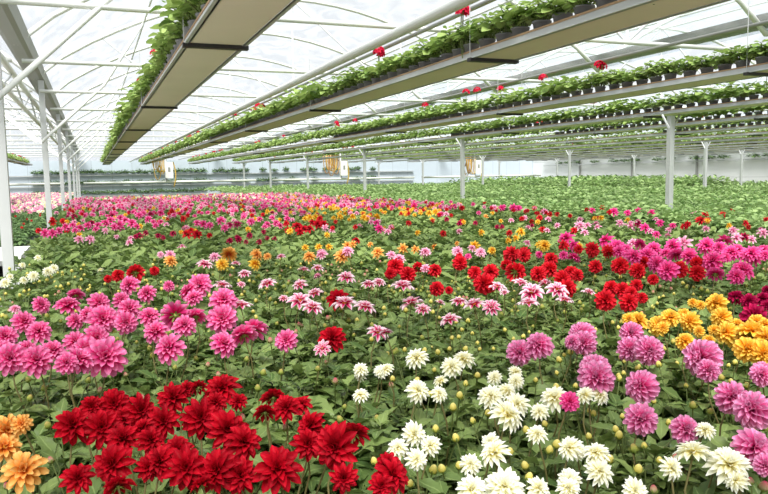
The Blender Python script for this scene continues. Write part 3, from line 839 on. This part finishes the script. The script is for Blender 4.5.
STEM = stem_geo().mesh('flower_stem', [M['stem_dark']])
BUD = {n: bud_geo().mesh('bud', [M['bud_' + n], M['calyx'], M['stem']]) for n in ('yellow', 'green', 'pink')}

def region(px, py):
    h = 'left' if px < 256 else ('centre' if px < 512 else 'right')
    v = 'front' if py > 385 else ('middle' if py > 300 else 'rear')
    return v + ' ' + h
def bud_kind(px, py):
    if 400 < px < 700 and py > 330 or px < 160 and py < 300: return 'yellow', 4
    if py > 330 and px < 400: return ('pink' if rng.random() < .3 else 'green'), 2
    return rng.choice(('green', 'yellow', 'pink', 'green')), 3
N_IND = 295
ind = plants[:N_IND]
# where each plant stands among its like: rows counted from the camera side, then places from the left
places = {}
for pl in ind:
    places.setdefault((pl[0], region(pl[4][0], pl[4][1])), []).append(pl)
for key, L in places.items():
    L.sort(key=lambda p: p[4][2])
    nrow = max(1, round(math.sqrt(len(L) / 2)))
    per = math.ceil(len(L) / nrow)
    for r in range(nrow):
        for j, pl in enumerate(sorted(L[r * per:(r + 1) * per], key=lambda p: p[4][0])):
            pl.append((key[1], r + 1, j + 1, nrow))
dstuff = Geo()
SM = [M['dahlia_leaf'], M['stem']] + [PET[k] for k in KINDS] + [M['bud_yellow']]

def bloom_rot(p, kd):
    f = FACE.get(kd, (.75, .55))
    h = (C0 - p) * np.array([1, 1, 0]); h /= np.linalg.norm(h)
    d = h * f[0] + np.array([0, 0, f[1]]) + np.array([rng.gauss(0, .28), rng.gauss(0, .28), rng.gauss(0, .15)])
    if rng.random() < .06: d = d * np.array([-.7, -.7, 1])
    d /= np.linalg.norm(d)
    q = Vector((0, 0, 1)).rotation_difference(Vector(d))
    return q.to_matrix() @ Matrix.Rotation(rng.uniform(0, 6.28), 3, 'Z'), d

for n, pl in enumerate(plants):
    kd, x, y, bl, (px, py, zc) = pl[:5]
    rz = rng.uniform(0, 6.28)
    sc = rng.uniform(.92, 1.06)
    if n < N_IND:
        reg, r, j, nrow = pl[5]
        rowtxt = ('%s row, ' % ordinal(r)) if nrow > 1 else ''
        t = empty('dahlia_plant', (x, y, BZ))
        if kd:
            lb = '%s dahlia with %s open bloom%s, %s from left, %s%s group' % (WORD[kd], NUM[len(bl)], 's' if len(bl) > 1 else '', ordinal(j), rowtxt, reg)
        else:
            lb = 'budding dahlia without open blooms, %s from left, %s%s group' % (ordinal(j), rowtxt, reg)
        tag(t, lb, 'dahlia', 'potted dahlias on the long bench')
        obj('pot', POT, t)
        f = obj('foliage', rng.choice(FOLN) if zc < 4.2 else rng.choice(FOLM), t); f.rotation_euler.z = rz; f.scale = (sc, sc, sc)
        for p, size in bl:
            q = p - np.array([x, y, BZ])
            Rm, d = bloom_rot(p, kd)
            b = obj('bloom', rng.choice(BL[kd] if zc < 4.5 else BLM[kd]), t)
            b.matrix_basis = Matrix.Translation(q) @ Rm.to_4x4() @ Matrix.Diagonal((size, size, size, 1))
            if zc < 4.5: obj('calyx', CAL, b)
            if kd in ('striped', 'orange', 'palepink') and zc < 4.5: obj('flower_disc', DISC, b)
            a = Vector((q[0] * .25, q[1] * .25, .14)); e = Vector(q - d * size * .06)
            v = e - a
            s = obj('flower_stem', STEM, t)
            s.matrix_basis = Matrix.Translation(a) @ v.to_track_quat('Z', 'Y').to_matrix().to_4x4() @ Matrix.Diagonal((1, 1, v.length, 1))
        bk, nb = bud_kind(px, py)
        for k in range(nb if zc < 4.5 else min(nb, 2)):
            b = obj('bud', BUD[bk], t)
            s = rng.uniform(.013, .021) * (1 if zc < 3 else 1.1)
            a = rng.uniform(0, 6.28); rr = rng.uniform(.03, .17)
            b.location = (rr * math.cos(a), rr * math.sin(a), rng.uniform(.385, .455)); b.scale = (s, s, s)
            b.rotation_euler = (rng.uniform(-.4, .4), rng.uniform(-.4, .4), rng.uniform(0, 6))
    else:
        merge(dstuff, FOLF[n % 5], (x, y, BZ), rz, sc, None, rng.uniform(-.2, .2))
        for p, size in bl:
            Rm, d = bloom_rot(p, kd)
            merge(dstuff, BLF[kd], p, 0, size, (2 + KINDS.index(kd),), 0, np.array(Rm))
        # the far drifts: which colours the photo shows there
        zone = []
        if zc < 5: zone = [(rng.choice(('pink', 'scarlet', 'golden', 'lilac')), .12)]
        elif py < 203: zone = [('palepink', .4 if px < 420 else .15), ('pink', .2), ('golden', .1), ('white', .12), ('scarlet', .05)]
        elif py < 213: zone = [('pink', .45), ('golden', .2 if px > 280 else .05), ('scarlet', .12), ('palepink', .3)] if px > 230 else [('pink', .4), ('palepink', .4), ('scarlet', .06)]
        elif py < 222: zone = [('pink', .35 if px < 300 else .05), ('golden', .35 if 290 < px < 450 else .05), ('scarlet', .12), ('palepink', .1)]
        elif py < 245: zone = [('scarlet', .05), ('palepink', .07), ('golden', .04)]
        for kk, pr in zone:
            for r_ in range(4):
                if rng.random() < pr * .27:
                    p = np.array([x + rng.uniform(-.13, .13), y + rng.uniform(-.13, .13), 1.05 + rng.uniform(-.03, .03)])
                    Rm, d = bloom_rot(p, kk)
                    merge(dstuff, BLF[kk], p, 0, rng.uniform(.06, .085), (2 + KINDS.index(kk),), 0, np.array(Rm))
tag(obj('dahlia_bed', dstuff.mesh('dahlia_bed', SM)), 'farther dahlias in many colours filling the bench towards the end wall', 'flowers', None, 'stuff')

# ------------------------------------------------------------------ green crops
CT = leaf_tpl(3, 2, .62, 'ovate', .3, .3, .0)
CF = [foliage(400 + i, .2, .56, .12, 7, 4, .13, CT, True, True) for i in range(4)]
CFm = [g.mesh('leafy_crop_plant', [M['crop_leaf'], M['stem']]) for g in CF]
CFa = [g.arrays() for g in CF]
CL = [foliage(420 + i, .34, .6, .25, 6, 2, .24, LT3, False, True).arrays() for i in range(3)]
gs = Geo(); spots = []
yy = 3.0
while yy < 29:
    xx = 6.62
    while xx < 15.4:
        p = (xx + rng.uniform(-.06, .06), yy + rng.uniform(-.06, .06), BZ)
        px, py, zc = pix((p[0], p[1], 1.15))
        if px < 1500 and zc > .3: spots.append((zc if px < 790 else zc + 100, xx, p, px))
        xx += .3
    yy += .3
spots.sort()
front = {}
for n, (zc, xx, p, px) in enumerate(spots):
    rz = rng.uniform(0, 6.28)
    if n < 280:
        t = empty('leafy_crop_plant', p); t.rotation_euler.z = rz
        rowi = int(round((xx - 6.62) / .3)) + 1
        front.setdefault(rowi, 0); front[rowi] += 1
        tag(t, 'leafy green potted plant, %s from right in %s row beside the near posts' % (ordinal(front[rowi]), ordinal(rowi)), 'potted plant', 'green crop beside the near posts')
        obj('foliage', rng.choice(CFm), t); obj('pot', POT, t)
    else:
        merge(gs, CFa[n % 4], p, rz, rng.uniform(.9, 1.1), None, rng.uniform(-.2, .2))
yy = 29
while yy < 46.5:
    xx = 6.8
    while xx < 15.4:
        merge(gs, CL[rng.randrange(3)], (xx + rng.uniform(-.1, .1), yy + rng.uniform(-.1, .1), BZ), rng.uniform(0, 6.28), rng.uniform(.7, .85), None, rng.uniform(-.2, .2)); xx += .5
    yy += .5
tag(obj('green_crop', gs.mesh('green_crop', [M['crop_leaf'], M['stem']])), 'dense leafy green crop covering the bench between the post rows', 'plants', None, 'stuff')
gs = Geo(); yy = 6.0
while yy < 46.5:
    xx = 16.5
    while xx < 30.3:
        px, py, zc = pix((xx, yy, 1.2))
        if px < 1300:
            tall = rng.uniform(1.1, 1.25) if (22 < yy < 34 and 17 < xx < 25) else rng.uniform(.64, .76)
            merge(gs, CL[rng.randrange(3)], (xx + rng.uniform(-.12, .12), yy + rng.uniform(-.12, .12), BZ), rng.uniform(0, 6.28), tall, None, rng.uniform(-.2, .2))
        xx += .5
    yy += .5
tag(obj('far_green_crop', gs.mesh('far_green_crop', [M['crop_leaf'], M['stem']])), 'green crop spreading from the second post row to the right wall', 'plants', None, 'stuff')
gs = Geo(); yy = 25.9
while yy < 46.5:
    xx = -.4
    while xx < 6.6:
        s = rng.uniform(.5, .56)
        merge(gs, CL[rng.randrange(3)], (xx + rng.uniform(-.1, .1), yy + rng.uniform(-.1, .1), .24), rng.uniform(0, 6.28), s, None, rng.uniform(-.2, .2)); xx += .42
    yy += .42
tag(obj('end_green_crop', gs.mesh('end_green_crop', [M['crop_leaf'], M['stem']])), 'green plants behind the dahlias below the watering boom', 'plants', None, 'stuff')
gs = Geo(); yy = 11.5
while yy < 45:
    xx = -8
    while xx < -.95:
        px, py, zc = pix((xx, yy, .9))
        if px > -40:
            merge(gs, CFa[rng.randrange(4)], (xx + rng.uniform(-.1, .1), yy + rng.uniform(-.1, .1), .46), rng.uniform(0, 6.28), rng.uniform(.62, .74), None, rng.uniform(-.2, .2))
            if yy > 18:
                for _ in range(5):
                    if rng.random() < .36:
                        kk = rng.choice(('palepink', 'palepink', 'white'))
                        p = np.array([xx + rng.uniform(-.2, .2), yy + rng.uniform(-.2, .2), .9 + rng.uniform(-.02, .03)])
                        merge(gs, BLF[kk], p, 0, .1, (2 + ('palepink', 'white').index(kk),), 0, np.array(bloom_rot(p, kk)[0]))
            elif rng.random() < .25:
                p = np.array([xx + rng.uniform(-.1, .1), yy, .9]); merge(gs, BLF['scarlet'], p, 0, .05, (4,), 0, np.array(bloom_rot(p, 'scarlet')[0]))
        xx += .33
    yy += .33
tag(obj('aisle_bed_plants', gs.mesh('aisle_bed_plants', [M['dark_crop_leaf'], M['stem'], PET['palepink'], PET['white'], PET['scarlet']])), 'dark green bed with small pink flowers left of the aisle posts', 'plants', None, 'stuff')

# ------------------------------------------------------------------ light
w = bpy.data.worlds.new('sky'); scene.world = w; w.use_nodes = True
bg = w.node_tree.nodes['Background']
bg.inputs['Color'].default_value = (.95, .975, 1, 1); bg.inputs['Strength'].default_value = .65
sun_d = bpy.data.lights.new('sun', 'SUN'); sun_d.energy = 5.7; sun_d.angle = math.radians(30); sun_d.color = (1, .97, .92)
sun = bpy.data.objects.new('sun', sun_d); COL.objects.link(sun)
sdir = Vector((.35, .75, -1.15))                 # from behind-left of the camera, high
sun.rotation_euler = sdir.to_track_quat('-Z', 'Y').to_euler()
scene.view_settings.view_transform = 'Standard'; scene.view_settings.look = 'None'
scene.view_settings.gamma = 1.0; scene.view_settings.exposure = 0.5; scene.view_settings.use_curve_mapping = False
cy = scene.cycles
cy.max_bounces = 8; cy.diffuse_bounces = 4; cy.glossy_bounces = 2; cy.transmission_bounces = 4; cy.transparent_max_bounces = 16
cy.use_denoising = True
try: cy.denoiser = 'OPENIMAGEDENOISE'
except Exception: pass
cy.caustics_reflective = False; cy.caustics_refractive = False
